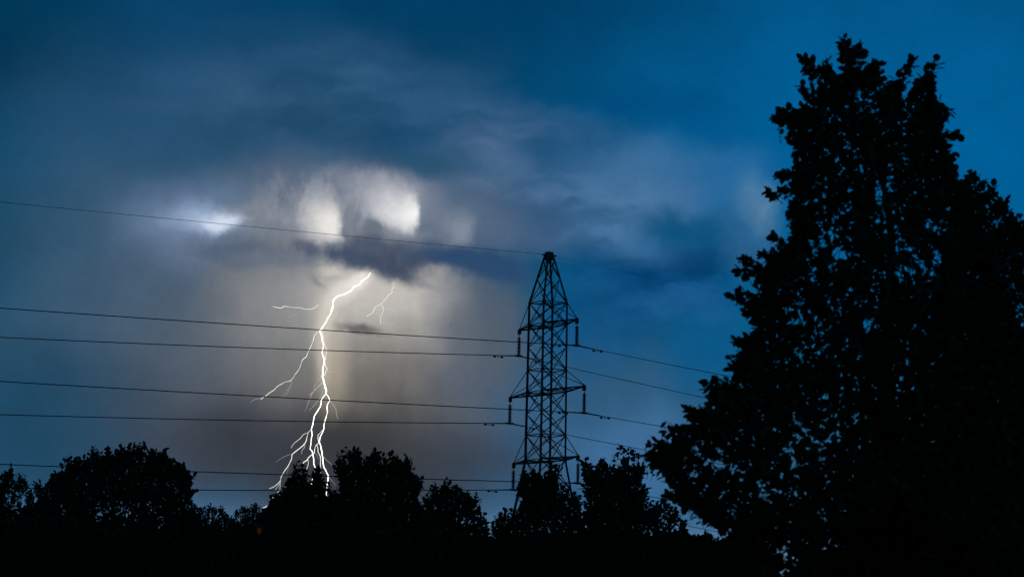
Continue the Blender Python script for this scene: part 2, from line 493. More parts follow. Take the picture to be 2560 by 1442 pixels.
# cross-arms: (row of the bottom chord, row the ties go up to, left tip px, right tip px)
ARMS = [(812, 757, 71.0), (980, 925, 91.0), (1150, 1088, 79.0)]
tips = {}
arm_names = {812: 'upper', 980: 'middle', 1150: 'lower'}
for y, yt, wpx in ARMS:
    reach = wpx / PXM / math.cos(ALPHA)
    for s, side in ((1, 'right'), (-1, 'left')):
        tip = AX * (s * reach); tip = Vector((tip.x, tip.y, z_of(y)))
        ca, cb = (0, 1) if s == 1 else (3, 2)
        pa, pb = corner(ca, y), corner(cb, y)
        ta, tb = corner(ca, yt), corner(cb, yt)
        plate = [tip + AX * (s * dx) + BX * dy + Vector((0, 0, dz)) for dz in (0.08, -0.30) for dx, dy in ((-0.16, -0.08), (0.10, -0.08), (0.10, 0.08), (-0.16, 0.08))]
        arm = mesh_obj('cross_arm', *merge([tube([pa, tip], [0.075, 0.065], 4), tube([pb, tip], [0.075, 0.065], 4),
                       (plate, [(0, 1, 2, 3), (7, 6, 5, 4), (0, 4, 5, 1), (1, 5, 6, 2), (2, 6, 7, 3), (3, 7, 4, 0)])]), M_STEEL, pylon)
        top = tip + Vector((0, 0, 0.08))
        member('tie_rod', ta, top, 0.042, arm); member('tie_rod', tb, top, 0.042, arm)
        for k in range(1, 4):
            f0, f1 = (k - 0.5) / 4, k / 4
            member('lacing_bar', pa.lerp(tip, f0), pb.lerp(tip, f1), 0.05, arm)
            member('lacing_bar', pb.lerp(tip, f0), pa.lerp(tip, f1), 0.05, arm)
        tips[(y, s)] = TB + tip

# insulator strings
def disc_mesh():
    prof = [(0.035, 0.06), (0.06, 0.045), (0.15, 0.0), (0.155, -0.02), (0.11, -0.03), (0.035, -0.05)]
    n = 12; vs = []; fs = []
    for r, z in prof:
        for k in range(n):
            t = 2 * math.pi * k / n; vs.append((r * math.cos(t), r * math.sin(t), z))
    for i in range(len(prof) - 1):
        for k in range(n): fs.append((i * n + k, i * n + (k + 1) % n, (i + 1) * n + (k + 1) % n, (i + 1) * n + k))
    fs.append(tuple(range(n))); fs.append(tuple(reversed(range((len(prof) - 1) * n, len(prof) * n))))
    me = bpy.data.meshes.new('disc'); me.from_pydata(vs, [], fs); me.update(); me.materials.append(M_GLAZE)
    return me


DISC = disc_mesh()
STR_LEN = 64.0 / PXM
hang = {}
for (y, s), tp in tips.items():
    top = tp + Vector((0, 0, -0.30))
    ins = empty('insulator_string', top)
    tag(ins, 'string of dark ribbed insulator discs hanging from the %s tip of the %s cross-arm' % ('right' if s == 1 else 'left', arm_names[y]),
        'insulator', 'insulator strings on the pylon')
    L_ = STR_LEN - 0.30
    mesh_obj('rod', *tube([(0, 0, 0.08), (0, 0, -L_)], 0.032, 6), M_STEEL, ins)
    nd = 12
    for k in range(nd):
        o = bpy.data.objects.new('disc', DISC); C.objects.link(o); o.parent = ins
        o.location = (0, 0, -0.26 - (L_ - 0.36) * k / (nd - 1))
    b = Vector((0, 0, -L_))
    mesh_obj('clamp', *merge([tube([b + BX * -0.30 + Vector((0, 0, -0.02)), b + BX * -0.15 + Vector((0, 0, -0.055)), b + BX * 0.15 + Vector((0, 0, -0.055)), b + BX * 0.30 + Vector((0, 0, -0.02))], [0.05, 0.08, 0.08, 0.05], 6),
                              tube([b + Vector((0, 0, 0.14)), b], 0.055, 6)]), M_STEEL, ins)
    hang[(y, s)] = top + Vector((0, 0, -L_ - 0.05))

# conductors: a sagging cable through each clamp; sag is set so that it passes the rows seen in the photo at the frame's edges
def pix(p):
    d = p - EYE; zc = d.dot(FW)
    return 1280 + F * d.dot(CR) / zc, 721 - F * d.dot(CU) / zc


def span_profile(p0, sgn, xq, yq, span):
    """slope m so that the cable leaving p0 along sgn*BX shows at photo point (xq, yq); z drops m*s*(1-s/span)"""
    lo, hi = 0.0, span
    for _ in range(60):                                  # arc length at which column xq is reached
        mid = (lo + hi) / 2; x, _y = pix(p0 + BX * (sgn * mid))
        if (x - xq) * sgn < 0: lo = mid
        else: hi = mid
    s = (lo + hi) / 2
    q = at(xq, yq, (p0 + BX * (sgn * s)).y)
    return (p0.z - q.z) / (s * (1 - s / span))


def wire_pts(p0, sgn, mslope, span):
    out_ = []
    n = 70
    for k in range(n + 1):
        s = span * (k / n) ** 1.6
        out_.append(p0 + BX * (sgn * s) + Vector((0, 0, -mslope * s * (1 - s / span))))
    return out_


def power_line(name, p0, left, right, r, label, group, dampers=True, cat='cable'):
    ml = span_profile(p0, -1, *left, 220.0); mr = span_profile(p0, 1, *right, 240.0)
    pl = wire_pts(p0, -1, ml, 220.0); pr = wire_pts(p0, 1, mr, 240.0)
    pts = list(reversed(pl)) + pr[1:]
    w = mesh_obj(name, *tube(pts, [r] * len(pl) + [r * (0.72 if dampers else 0.4)] * (len(pr) - 1), 5, p0), M_WIRE); w.location = p0
    tag(w, label, cat, group)
    if dampers:
        for sgn, ms, span in ((-1, ml, 220.0), (1, mr, 240.0)):
            # armour rods thicken the cable beside the clamp
            a = [Vector((0, 0, -ms * s) ) + BX * (sgn * s) for s in (0.0, 0.7, 1.5)]
            mesh_obj('armour_rod', *tube(a, [r * 1.5, r * 1.45, r * 1.1], 6), M_WIRE, w)
            s = 1.75
            c = BX * (sgn * s) + Vector((0, 0, -ms * s * (1 - s / span) - 0.10))
            dmp = mesh_obj('vibration_damper', *merge([tube([c + Vector((0, 0, 0.10)), c], 0.035, 5),
                tube([c + BX * -0.34, c + BX * 0.34], 0.014, 5)]), M_STEEL, w)
            for e in (-1, 1):
                mesh_obj('damper_weight', *tube([c + BX * (e * 0.18), c + BX * (e * 0.24), c + BX * (e * 0.36), c + BX * (e * 0.42)], [0.03, 0.065, 0.075, 0.04], 7), M_STEEL, dmp)
    return w


GW = 'cables of the power line'
RW = 0.034
power_line('power_cable', hang[(812, 1)], (0, 770), (1790, 934), RW, 'power cable held at the right end of the upper cross-arm, running across the bolt', GW)
power_line('power_cable', hang[(812, -1)], (0, 843), (1735, 988), RW, 'power cable held at the left end of the upper cross-arm', GW)
power_line('power_cable', hang[(980, 1)], (0, 953), (1640, 1063), RW, 'power cable held at the right end of the middle cross-arm', GW)
power_line('power_cable', hang[(980, -1)], (0, 1036), (1610, 1124), RW, 'power cable held at the left end of the middle cross-arm', GW)
power_line('power_cable', hang[(1150, 1)], (0, 1160), (1640, 1243), RW, 'power cable held at the right end of the lower cross-arm, passing behind the tree tops', GW)
power_line('power_cable', hang[(1150, -1)], (480, 1224), (1700, 1310), RW, 'lowest power cable, held at the left end of the lower cross-arm', GW)
peak = TB + Vector((0, 0, zt(637)))
ew = power_line('earth_wire', peak, (0, 505), (1790, 728), 0.015, 'thin earth wire running over the very top of the pylon', GW, dampers=False)
for sgn in (-1, 1):
    c = BX * (sgn * 0.42) + Vector((0, 0, -0.03))
    mesh_obj('wire_clamp', *tube([c - BX * 0.22, c - BX * 0.1, c + BX * 0.1, c + BX * 0.22], [0.03, 0.06, 0.06, 0.03], 6), M_STEEL, ew)

# ------------------------------------------------------------------ lightning, four kilometres off
D_BOLT = 4000.0
BOLT_W = 0.27
MPX = D_BOLT / F                                          # metres per photo pixel there


def z4(pts): return [(560 + x * 0.23575, 660 + y * 0.23575) for x, y in pts]
def z5(pts): return [(560 + x * 0.24272, 940 + y * 0.24272) for x, y in pts]


def rough_path(pts, jag=1.1, depth=0.0, step=7.0):
    """subdivide and jitter: a channel is crooked at every scale. depth leans it towards or away from the viewer"""
    res = []; acc = 0.0; dep = 0.0
    for (x1, y1), (x2, y2) in zip(pts, pts[1:]):
        ln_ = math.hypot(x2 - x1, y2 - y1); k = max(1, int(ln_ / step))
        for i in range(k):
            t = i / k; j = jag if (i or res) else 0.0
            dep += random.uniform(-6, 6) + depth
            res.append((x1 + (x2 - x1) * t + random.uniform(-j, j), y1 + (y2 - y1) * t + random.uniform(-j, j) * 0.6, dep))
    res.append((*pts[-1], dep))
    return res


def bolt_piece(name, pts, wpx, parent, mat, taper=0.5, base=None, jag=1.1, depth=0.0):
    path = rough_path(pts, jag, depth)
    P = [at(x, y, D_BOLT + dd) for x, y, dd in path]
    n = len(P)
    wob = np.convolve(rng.uniform(0.6, 1.4, n + 6), np.ones(7) / 7, 'valid')
    rad = [wpx * BOLT_W * MPX * (1 - (1 - taper) * i / (n - 1)) * random.uniform(0.8, 1.2) * min(1.0, (0.35 if name == 'main_channel' else 0.7) + 0.12 * i) * wob[i] for i in range(n)]
    return mesh_obj(name, *tube(P, rad, 5, base), mat, parent)


b0 = at(*z4([(1550, 95)])[0], D_BOLT)
bolt = empty('lightning_bolt', b0)
tag(bolt, 'brilliant white forked lightning bolt striking down behind the trees', 'lightning')


def br(name, pts, w, mat, taper=0.5, jag=1.0, depth=0.0, parent=None):
    return bolt_piece(name, pts, w, parent or bolt, mat, taper, b0, jag, depth)


MAIN = z4([(1550, 95), (1530, 135), (1465, 180), (1440, 212), (1375, 240), (1345, 285), (1290, 315), (1215, 338), (1170, 370), (1158, 395),
           (1148, 470), (1130, 530), (1095, 580), (1080, 620), (1048, 660), (1030, 690), (1020, 705), (1028, 745), (1040, 790), (1045, 830),
           (1060, 860), (1050, 890), (1045, 940), (1055, 990), (1065, 1030), (1050, 1080), (1050, 1130), (1048, 1190), (1060, 1250), (1078, 1300), (1082, 1362)])
br('main_channel', MAIN, 5.8, M_BOLT, 1.0)
FORK_L = z5([(1050, 178), (1015, 220), (1003, 250), (990, 310), (960, 370), (930, 405), (918, 450), (915, 500), (903, 545), (905, 600), (897, 650),
             (893, 700), (885, 750), (905, 770), (910, 800), (920, 850), (928, 900), (935, 940), (938, 970), (915, 1005), (900, 1100), (890, 1250), (905, 1400), (900, 1700), (890, 2300)])
FORK_R = z5([(1050, 178), (1075, 205), (1092, 250), (1070, 290), (1062, 330), (1068, 370), (1055, 410), (1040, 450), (1030, 500), (1028, 540),
             (1010, 580), (990, 620), (985, 650), (978, 680), (985, 690), (1000, 730), (1010, 790), (1015, 840), (1018, 890), (1030, 940),
             (1060, 990), (1072, 1020), (1068, 1090), (1060, 1140), (1055, 1300), (1070, 1600), (1060, 2300)])
br('branch', FORK_L, 3.9, M_BOLT, 0.7); br('branch', FORK_R, 3.9, M_BOLT, 0.7)
left_arm = br('branch', z4([(1020, 708), (985, 725), (960, 760), (945, 810), (925, 865), (900, 920), (870, 980), (835, 1010), (815, 1050), (800, 1110), (770, 1150),
             (735, 1200), (710, 1235), (640, 1250), (580, 1285), (530, 1335), (480, 1365), (430, 1405), (390, 1430)]), 3.3, M_BOLT2, 0.5, depth=-1)
br('branch', z4([(1045, 700), (1050, 745), (1055, 800), (1070, 860), (1085, 900), (1085, 945), (1075, 1000), (1065, 1040), (1085, 1090), (1090, 1110), (1080, 1140), (1066, 1185)]), 3.0, M_BOLT2, 0.8)
br('branch', z5([(903, 545), (870, 580), (858, 620), (850, 660), (835, 690), (780, 740), (735, 775), (705, 805), (695, 850), (670, 900), (640, 950),
                 (610, 1000), (590, 1040), (580, 1075), (580, 1150), (575, 1170), (545, 1205), (510, 1240), (490, 1280), (465, 1310), (430, 1345), (385, 1360)]), 3.2, M_BOLT2, 0.7)
br('branch', z5([(865, 580), (820, 600), (785, 640), (760, 660), (730, 685), (700, 715), (692, 740)]), 2.8, M_BOLT2, 0.4)
br('branch', z5([(580, 1075), (570, 1090), (530, 1125), (500, 1145), (465, 1155)]), 2.8, M_BOLT2, 0.4)
br('branch', z5([(580, 1095), (545, 1140), (530, 1170)]), 2.2, M_BOLT2, 0.5)
br('branch', z5([(1020, 545), (985, 590), (968, 605), (965, 640), (975, 675)]), 3.0, M_BOLT2, 0.9)
br('branch', z5([(978, 683), (945, 715), (930, 750), (928, 785), (900, 810), (865, 840), (862, 860), (820, 890), (805, 930), (797, 960), (790, 1100), (770, 1400), (765, 2300)]), 3.2, M_BOLT2, 0.8)
br('branch', z5([(865, 860), (872, 890), (858, 930), (845, 975)]), 2.4, M_BOLT2, 0.6)
br('branch', z5([(955, 705), (965, 740), (970, 780), (990, 820), (995, 870), (995, 950), (990, 1100)]), 3.2, M_BOLT2, 0.8)
for pts, w in (([(835, 695), (825, 735), (805, 765), (798, 800)], 2.4), ([(1020, 820), (1060, 865), (1105, 905), (1130, 950)], 2.2),
               ([(1078, 1035), (1120, 1085), (1150, 1130)], 2.2), ([(1095, 255), (1130, 300), (1155, 350), (1160, 400), (1178, 445)], 2.6),
               ([(1030, 45), (1005, 70), (960, 115), (915, 165), (880, 195)], 2.8), ([(915, 165), (890, 225), (850, 310), (835, 370)], 1.8),
               ([(1020, 175), (985, 230), (940, 290), (900, 325), (875, 355)], 2.2), ([(1000, 10), (955, 60), (930, 110), (930, 150)], 2.0),
               ([(1040, 90), (1010, 150), (1000, 220)], 1.8), ([(920, 785), (950, 800), (975, 850)], 1.8), ([(400, 235), (350, 228), (310, 240), (275, 265)], 2.2),
               ([(695, 800), (640, 820), (580, 850), (530, 890)], 1.2), ([(665, 925), (655, 970), (645, 1010)], 1.6)):
    br('filament', z5(pts), w, M_BOLT3, 0.4)
for pts, w, mt in (([(715, 1240), (705, 1295), (680, 1345), (650, 1410)], 2.6, M_BOLT3), ([(690, 1310), (650, 1365), (610, 1400)], 2.0, M_BOLT3),
               ([(1095, 1130), (1130, 1137), (1160, 1147), (1185, 1148)], 2.2, M_BOLT3), ([(1018, 825), (990, 855), (968, 878)], 1.6, M_BOLT3)):
    br('filament', z4(pts), w, mt, 0.4)

# detached discharges
def spark(label, groups):
    global b0
    p = at(*groups[0][0][0], D_BOLT + 60)
    o = empty('lightning_streak', p); tag(o, label, 'lightning', 'short detached lightning streaks')
    for k, (pts, w, mt) in enumerate(groups):
        bolt_piece('channel' if k == 0 else 'branch', pts, w, o, mt, 0.6, p, 0.8)
    return o


M_BOLT_MID = mat_emit('lightning_streak', (1.0, 0.97, 0.92), 1.1)
spark('short level lightning streak left of the main bolt, with one drooping branch',
      [(z4([(850, 478), (915, 478), (960, 462), (985, 445), (1010, 432)]), 2.8, M_BOLT_MID),
       (z4([(850, 478), (815, 460), (770, 462), (690, 455), (640, 448), (615, 465), (580, 465), (515, 450)]), 3.2, M_BOLT_MID),
       (z4([(825, 480), (790, 520), (750, 530), (710, 550), (680, 565)]), 2.0, M_BOLT3)])
spark('thin forked lightning streak under the cloud, just right of the main bolt',
      [(z4([(1785, 195), (1803, 235), (1795, 250), (1778, 270), (1782, 300), (1735, 340), (1700, 385), (1665, 425)]), 3.4, M_BOLT_MID),
       (z4([(1665, 425), (1620, 445), (1590, 480), (1570, 520), (1545, 535), (1512, 550)]), 3.0, M_BOLT_MID),
       (z4([(1665, 430), (1690, 460), (1697, 480), (1680, 510), (1665, 560), (1660, 600), (1665, 640)]), 2.6, M_BOLT_MID)])
spark('faint short lightning streak under the cloud edge, nearest the pylon',
      [(z4([(2150, 240), (2175, 285), (2230, 310), (2270, 330), (2305, 352)]), 2.2, M_BOLT3), (z4([(2305, 352), (2340, 340)]), 1.8, M_BOLT3)])

# ------------------------------------------------------------------ trees
def inside(px, py, poly):
    r = np.zeros(len(px), bool); n = len(poly)
    for i in range(n):
        x1, y1 = poly[i]; x2, y2 = poly[(i + 1) % n]
        c = (y1 > py) != (y2 > py)
        with np.errstate(divide='ignore', invalid='ignore'):
            xi = (x2 - x1) * (py - y1) / (y2 - y1 if y2 != y1 else 1e-9) + x1
        r ^= c & (px < xi)
    return r


def edge_dist(px, py, poly):
    best = np.full(len(px), 1e9); n = len(poly)
    for i in range(n):
        x1, y1 = poly[i]; x2, y2 = poly[(i + 1) % n]
        dx, dy = x2 - x1, y2 - y1; l2 = dx * dx + dy * dy + 1e-9
        t = np.clip(((px - x1) * dx + (py - y1) * dy) / l2, 0, 1)
        best = np.minimum(best, np.hypot(px - x1 - t * dx, py - y1 - t * dy))
    return best


def value_noise(x, y, cell, seed):
    r = np.random.default_rng(seed); g = r.random((64, 64))
    u, v = x / cell, y / cell
    i, j = np.floor(u).astype(int), np.floor(v).astype(int); fu, fv = u - i, v - j
    fu = fu * fu * (3 - 2 * fu); fv = fv * fv * (3 - 2 * fv)
    q = lambda a, b: g[a % 64, b % 64]
    return (q(i, j) * (1 - fu) + q(i + 1, j) * fu) * (1 - fv) + (q(i, j + 1) * (1 - fu) + q(i + 1, j + 1) * fu) * fv


CRn, CUn, FWn = (np.array(v) for v in (CR, CU, FW))


def at_np(x, y, Y):
    d = CRn * ((x - 1280) / F)[:, None] + CUn * ((721 - y) / F)[:, None] + FWn
    return np.array(EYE) + d * (Y / d[:, 1])[:, None]


def unit(v):
    return v / np.maximum(np.linalg.norm(v, axis=1), 1e-9)[:, None]


LEAF = np.array([(0, 0, 0), (.26, .36, .07), (.66, .35, .05), (1, 0, -.06), (.66, -.35, .05), (.26, -.36, .07)])


def leaves_mesh(name, P, A, Nn, S, W, mat):
    """P base points, A leaf axes, Nn normals, S lengths, W width factor"""
    B = unit(np.cross(Nn, A)); Nn = np.cross(A, B)
    n = len(P)
    v = (P[:, None, :] + S[:, None, None] * (LEAF[None, :, 0, None] * A[:, None, :] + W * LEAF[None, :, 1, None] * B[:, None, :] + LEAF[None, :, 2, None] * Nn[:, None, :])).reshape(-1, 3)
    base = np.arange(n)[:, None] * 6
    f = np.concatenate([base + np.array([0, 1, 2, 3]), base + np.array([0, 3, 4, 5])], axis=1).reshape(-1)
    me = bpy.data.meshes.new(name)
    me.vertices.add(n * 6); me.vertices.foreach_set('co', v.astype(np.float32).ravel())
    me.loops.add(n * 8); me.loops.foreach_set('vertex_index', f.astype(np.int32))
    me.polygons.add(n * 2); me.polygons.foreach_set('loop_start', np.arange(0, n * 8, 4, dtype=np.int32))
    me.update(calc_edges=True); me.validate(); me.materials.append(mat)
    return me


def tree(name, label, cat, poly, dist, leaf_px, od, trunk_x, mat, group=None, seed=1, up=0.8, per=6, singles=0, fill=None, max_depth=420, noise_cell=70,
         width=0.8, spread=1.0, trunk_r=None, sprays=True, lo=0.35, shoots=1, spines=()):
    r = np.random.default_rng(seed)
    mpx = dist / F                                        # metres per photo pixel at this tree
    xs = np.array([p[0] for p in poly]); ys = np.array([p[1] for p in poly])
    # twig tips spread through the crown
    cell = 5.0
    gx, gy = np.meshgrid(np.arange(xs.min(), xs.max(), cell), np.arange(ys.min(), ys.max(), cell)); gx = gx.ravel(); gy = gy.ravel()
    k = inside(gx, gy, poly); gx, gy = gx[k], gy[k]
    ge = edge_dist(gx, gy, poly)
    k = ge > leaf_px * 0.45; gx, gy, ge = gx[k], gy[k], ge[k]
    dens = od * (lo + (1.6 - lo) * value_noise(gx * 0.6 + gy * 0.15, gy * 1.3, noise_cell, seed) ** 1.1)
    if fill is not None: dens = np.maximum(dens, fill(gx, gy))
    leaf_area = leaf_px * leaf_px * 0.42
    ntw = int((dens * cell * cell).sum() / leaf_area / per)
    pick = r.choice(len(gx), ntw, p=dens / dens.sum())
    tx = gx[pick] + r.uniform(-cell, cell, ntw) * 0.5; ty = gy[pick] + r.uniform(-cell, cell, ntw) * 0.5; te = ge[pick]
    cx = np.full(ntw, trunk_x * 1.0); cyy = np.full(ntw, ys.max() - 0.15 * (ys.max() - ys.min()))
    ox, oy = tx - cx, ty - cyy
    bnd = np.zeros(ntw, bool)
    if sprays:                                            # leafy shoots that make the outline
        ex, ey, eox, eoy = [], [], [], []
        n = len(poly)
        area2 = sum(poly[i][0] * poly[(i + 1) % n][1] - poly[(i + 1) % n][0] * poly[i][1] for i in range(n))
        sg = 1 if area2 > 0 else -1
        for i in range(n):
            (x1, y1), (x2, y2) = poly[i], poly[(i + 1) % n]
            ln_ = math.hypot(x2 - x1, y2 - y1)
            if ln_ < 1: continue
            nx, ny = sg * (y2 - y1) / ln_, -sg * (x2 - x1) / ln_
            for t in np.arange(0, 1, leaf_px * 0.75 / shoots / ln_):
                ins = r.uniform(0.35, 1.1) * leaf_px
                ex.append(x1 + (x2 - x1) * t - nx * ins); ey.append(y1 + (y2 - y1) * t - ny * ins); eox.append(nx); eoy.append(ny)
        ex, ey, eox, eoy = map(np.array, (ex, ey, eox, eoy))
        k = (ey < ys.max() - 15)
        ex, ey, eox, eoy = ex[k], ey[k], eox[k], eoy[k]
        for (x0, y0, x1, y1, wd) in spines:               # long leafy shoots that stick out of the crown
            ll = math.hypot(x1 - x0, y1 - y0); ux, uy = (x1 - x0) / ll, (y1 - y0) / ll
            nn = max(4, int(ll * (wd + leaf_px) / (leaf_px * leaf_px) * 1.5)); tt = 1 - r.uniform(0, 1, nn) ** 1.3; tt[0] = 0.97
            oo = r.uniform(-0.5, 0.5, nn) * wd * (1.15 - 0.35 * tt)
            ex = np.concatenate([ex, x0 + ux * (ll - leaf_px * 0.5) * tt - uy * oo]); ey = np.concatenate([ey, y0 + uy * (ll - leaf_px * 0.5) * tt + ux * oo])
            eox = np.concatenate([eox, np.full(nn, ux)]); eoy = np.concatenate([eoy, np.full(nn, uy)])
        tx = np.concatenate([tx, ex]); ty = np.concatenate([ty, ey]); te = np.concatenate([te, np.full(len(ex), leaf_px * 0.6)])
        mag = 400.0
        ox = np.concatenate([ox, eox * mag]); oy = np.concatenate([oy, eoy * mag]); bnd = np.concatenate([bnd, np.ones(len(ex), bool)])
        ntw = len(tx)
    depth = np.minimum(te * 1.5 + leaf_px, max_depth) * np.sqrt(r.uniform(0, 1, ntw)) * r.choice([-1, 1], ntw) * spread
    tips_ = at_np(tx, ty, dist + depth * mpx)
    o3 = CRn * ox[:, None] - CUn * oy[:, None] + np.array((0, 1, 0)) * (depth)[:, None]
    d = unit(unit(o3) + np.array((0, 0, up)) + r.normal(0, 0.35, (ntw, 3)))
    tl = leaf_px * mpx * r.uniform(1.2, 2.3, ntw)
    # leaves along each twig
    t = (np.arange(per) / (per - 1))[None, :] * np.ones((ntw, 1))
    side = unit(np.cross(d, r.normal(0, 1, (ntw, 3))))
    sgn = np.where(np.arange(per) % 2 == 0, 1.0, -1.0)[None, :, None]
    P = (tips_[:, None, :] - d[:, None, :] * (tl[:, None] * t)[:, :, None])
    A = d[:, None, :] * 0.7 + side[:, None, :] * sgn * np.where(t == 0, 0.1, 1.0)[:, :, None] + r.normal(0, 0.35, (ntw, per, 3)) + np.array((0, 0, -0.15))
    Aq = unit(A.reshape(-1, 3)); Pq = P.reshape(-1, 3)
    Nn = unit(r.normal(0, 0.7, Aq.shape) + np.array((0, -0.15, 0.8)))
    S = leaf_px * mpx * r.uniform(0.7, 1.25, len(Pq))
    loc = at(trunk_x, 900, dist); loc = Vector((loc.x, loc.y, 0)); ln3 = np.array(loc)
    root = empty(name, loc); tag(root, label, cat, group)
    # trunk and limbs
    ytop = ys.min() + 0.12 * (ys.max() - ys.min())
    htop = at(trunk_x, ytop, dist).z
    tr = trunk_r or 0.022 * htop + 0.03
    tpts = [Vector((0, 0, -0.05))] + [Vector((r.normal(0, 0.02) * htop * f * 0.5, r.normal(0, 0.02) * htop * f * 0.5, htop * f)) for f in (0.06, 0.25, 0.45, 0.65, 0.85, 1.0)]
    trunk = mesh_obj('trunk', *tube(tpts, [tr * q for q in (1.5, 1.05, 0.9, 0.7, 0.48, 0.26, 0.07)], 8), M_BARK, root, True)
    limbs = []
    for q in r.choice(ntw, min(26, ntw), replace=False):
        e = Vector(tips_[q] - ln3); zf = min(max(e.z / htop - r.uniform(0.12, 0.35), 0.12), 0.9)
        i0 = zf * 6.0; a = tpts[1].lerp(tpts[-1], zf)
        mid = a.lerp(e, 0.5) + Vector((0, 0, -0.06 * (e - a).length))
        limbs.append(tube([a, mid, e], [tr * 0.32 * (1.1 - zf), tr * 0.16 * (1.1 - zf), 0.006], 5))
    mesh_obj('limbs', *merge(limbs), M_BARK, root, True)
    # twigs
    tw = []
    side2 = unit(np.cross(d, np.array((0.3, 0.2, 0.9)))); s3 = np.cross(d, side2); wr = 0.05 * leaf_px * mpx
    a0 = tips_ - ln3; b0_ = a0 - d * (tl * 1.5)[:, None]
    V = np.stack([a0 + side2 * wr * .5, a0 - side2 * wr * .5, b0_ + side2 * wr, b0_ + s3 * wr * 1.7, b0_ - side2 * wr], axis=1).reshape(-1, 3)
    bi = np.arange(ntw)[:, None] * 5
    Fq = np.concatenate([bi + np.array([0, 1, 4]), bi + np.array([0, 4, 2]), bi + np.array([0, 2, 3]), bi + np.array([0, 3, 1]), bi + np.array([1, 3, 4])], axis=1).reshape(-1, 3)
    tm = bpy.data.meshes.new('twigs'); tm.from_pydata(V.tolist(), [], Fq.tolist()); tm.update(); tm.materials.append(M_BARK)
    two = bpy.data.objects.new('twigs', tm); C.objects.link(two); two.parent = root; two['kind'] = 'stuff'
    Pl = Pq - ln3
    keep = np.ones(len(Pl), bool)
    if singles:                                           # the leaves that stand clear against the sky, each its own piece
        score = np.repeat(np.where(bnd, 0.0, 1e6), per) + np.tile(np.arange(per), ntw) * 10 + r.uniform(0, 9, len(Pl)) + np.repeat(np.where(ty < 1300, 0, 1e5), per)
        idx = np.argsort(score)[:singles]; keep[idx] = False
        lm = leaves_mesh('leaf', np.zeros((1, 3)), np.array([[1., 0, 0]]), np.array([[0, 0, 1.]]), np.array([1.0]), width, mat)
        for q in idx:
            a = Aq[q]; bb = np.cross(Nn[q], a); bb /= np.linalg.norm(bb); cc = np.cross(a, bb)
            o = bpy.data.objects.new('leaf', lm); C.objects.link(o); o.parent = root
            mm = Matrix([[*(np.array((a[i], bb[i], cc[i])) * S[q]), Pl[q][i]] for i in range(3)] + [[0, 0, 0, 1]])
            o.matrix_local = mm
    cm = leaves_mesh('crown', Pl[keep], Aq[keep], Nn[keep], S[keep], width, mat)
    co = bpy.data.objects.new('crown', cm); C.objects.link(co); co.parent = root; co['kind'] = 'stuff'
    return root


BIG = [(2098, 178), (2150, 160), (2198, 185), (2248, 222), (2266, 268), (2295, 262), (2328, 225), (2362, 262), (2360, 320), (2376, 375), (2400, 432), (2440, 500), (2480, 600), (2520, 720), (2560, 860), (2600, 1000), (2640, 1200), (2640, 1500), (1880, 1500), (1850, 1400), (1817, 1350), (1786, 1322), (1730, 1285), (1682, 1255), (1670, 1200), (1646, 1165), (1650, 1120), (1690, 1080), (1725, 1048), (1765, 1005), (1785, 975), (1828, 945), (1832, 895), (1848, 855), (1882, 832), (1874, 790), (1878, 740), (1894, 700), (1888, 668), (1925, 640), (1975, 622), (1974, 565), (1962, 525), (1986, 490), (1984, 440), (1990, 400), (1980, 345), (1986, 300), (2014, 262), (2040, 225), (2070, 195)]
BIG_SHOOTS = [(2118, 190, 2106, 84, 14), (2130, 180, 2152, 98, 22), (2070, 205, 1998, 138, 22), (2082, 195, 2060, 148, 14), (2180, 190, 2200, 146, 16), (2235, 225, 2290, 136, 18), (2262, 262, 2350, 146, 16),
              (2320, 240, 2338, 204, 30), (2335, 285, 2390, 275, 14), (2335, 345, 2414, 334, 12), (2350, 400, 2402, 392, 20), (2030, 270, 1926, 300, 20), (2030, 235, 1990, 214, 20), (2005, 300, 1958, 266, 14),
              (2000, 475, 1906, 484, 13), (2005, 430, 1938, 438, 18), (2000, 345, 1966, 347, 22), (1985, 640, 1922, 580, 8), (1960, 640, 1880, 633, 24), (1915, 690, 1842, 645, 18), (1915, 690, 1834, 676, 12), (1900, 750, 1842, 724, 9),
              (1900, 790, 1850, 778, 12), (1905, 845, 1826, 852, 22), (1880, 900, 1816, 886, 22), (1870, 935, 1820, 920, 14), (1840, 970, 1752, 962, 30), (1800, 1040, 1704, 1026, 30), (1745, 1080, 1652, 1062, 30), (1700, 1122, 1612, 1113, 22),
              (1710, 1160, 1616, 1140, 20), (1700, 1190, 1634, 1164, 18), (1845, 742, 1822, 738, 3), (1760, 1270, 1700, 1262, 18), (1720, 1240, 1662, 1236, 18)]


def big_fill(x, y):
    core = 9.0 * ((x > 2120 + 0.10 * (1442 - y)) & (y > 690)) + 9.0 * ((y > 1130) & (x > 2000)) + 7.0 * ((abs(x - 2165) < 55) & (y > 200) & (y < 700)) + 9.0 * (y > 1390)
    core = np.maximum(core, 6.5 * ((x > 2200) & (y > 280) & (y < 460)))
    gaps = ((abs(x - 2440) < 60) & (abs(y - 790) < 30))
    return np.where(gaps, 1.0, core)


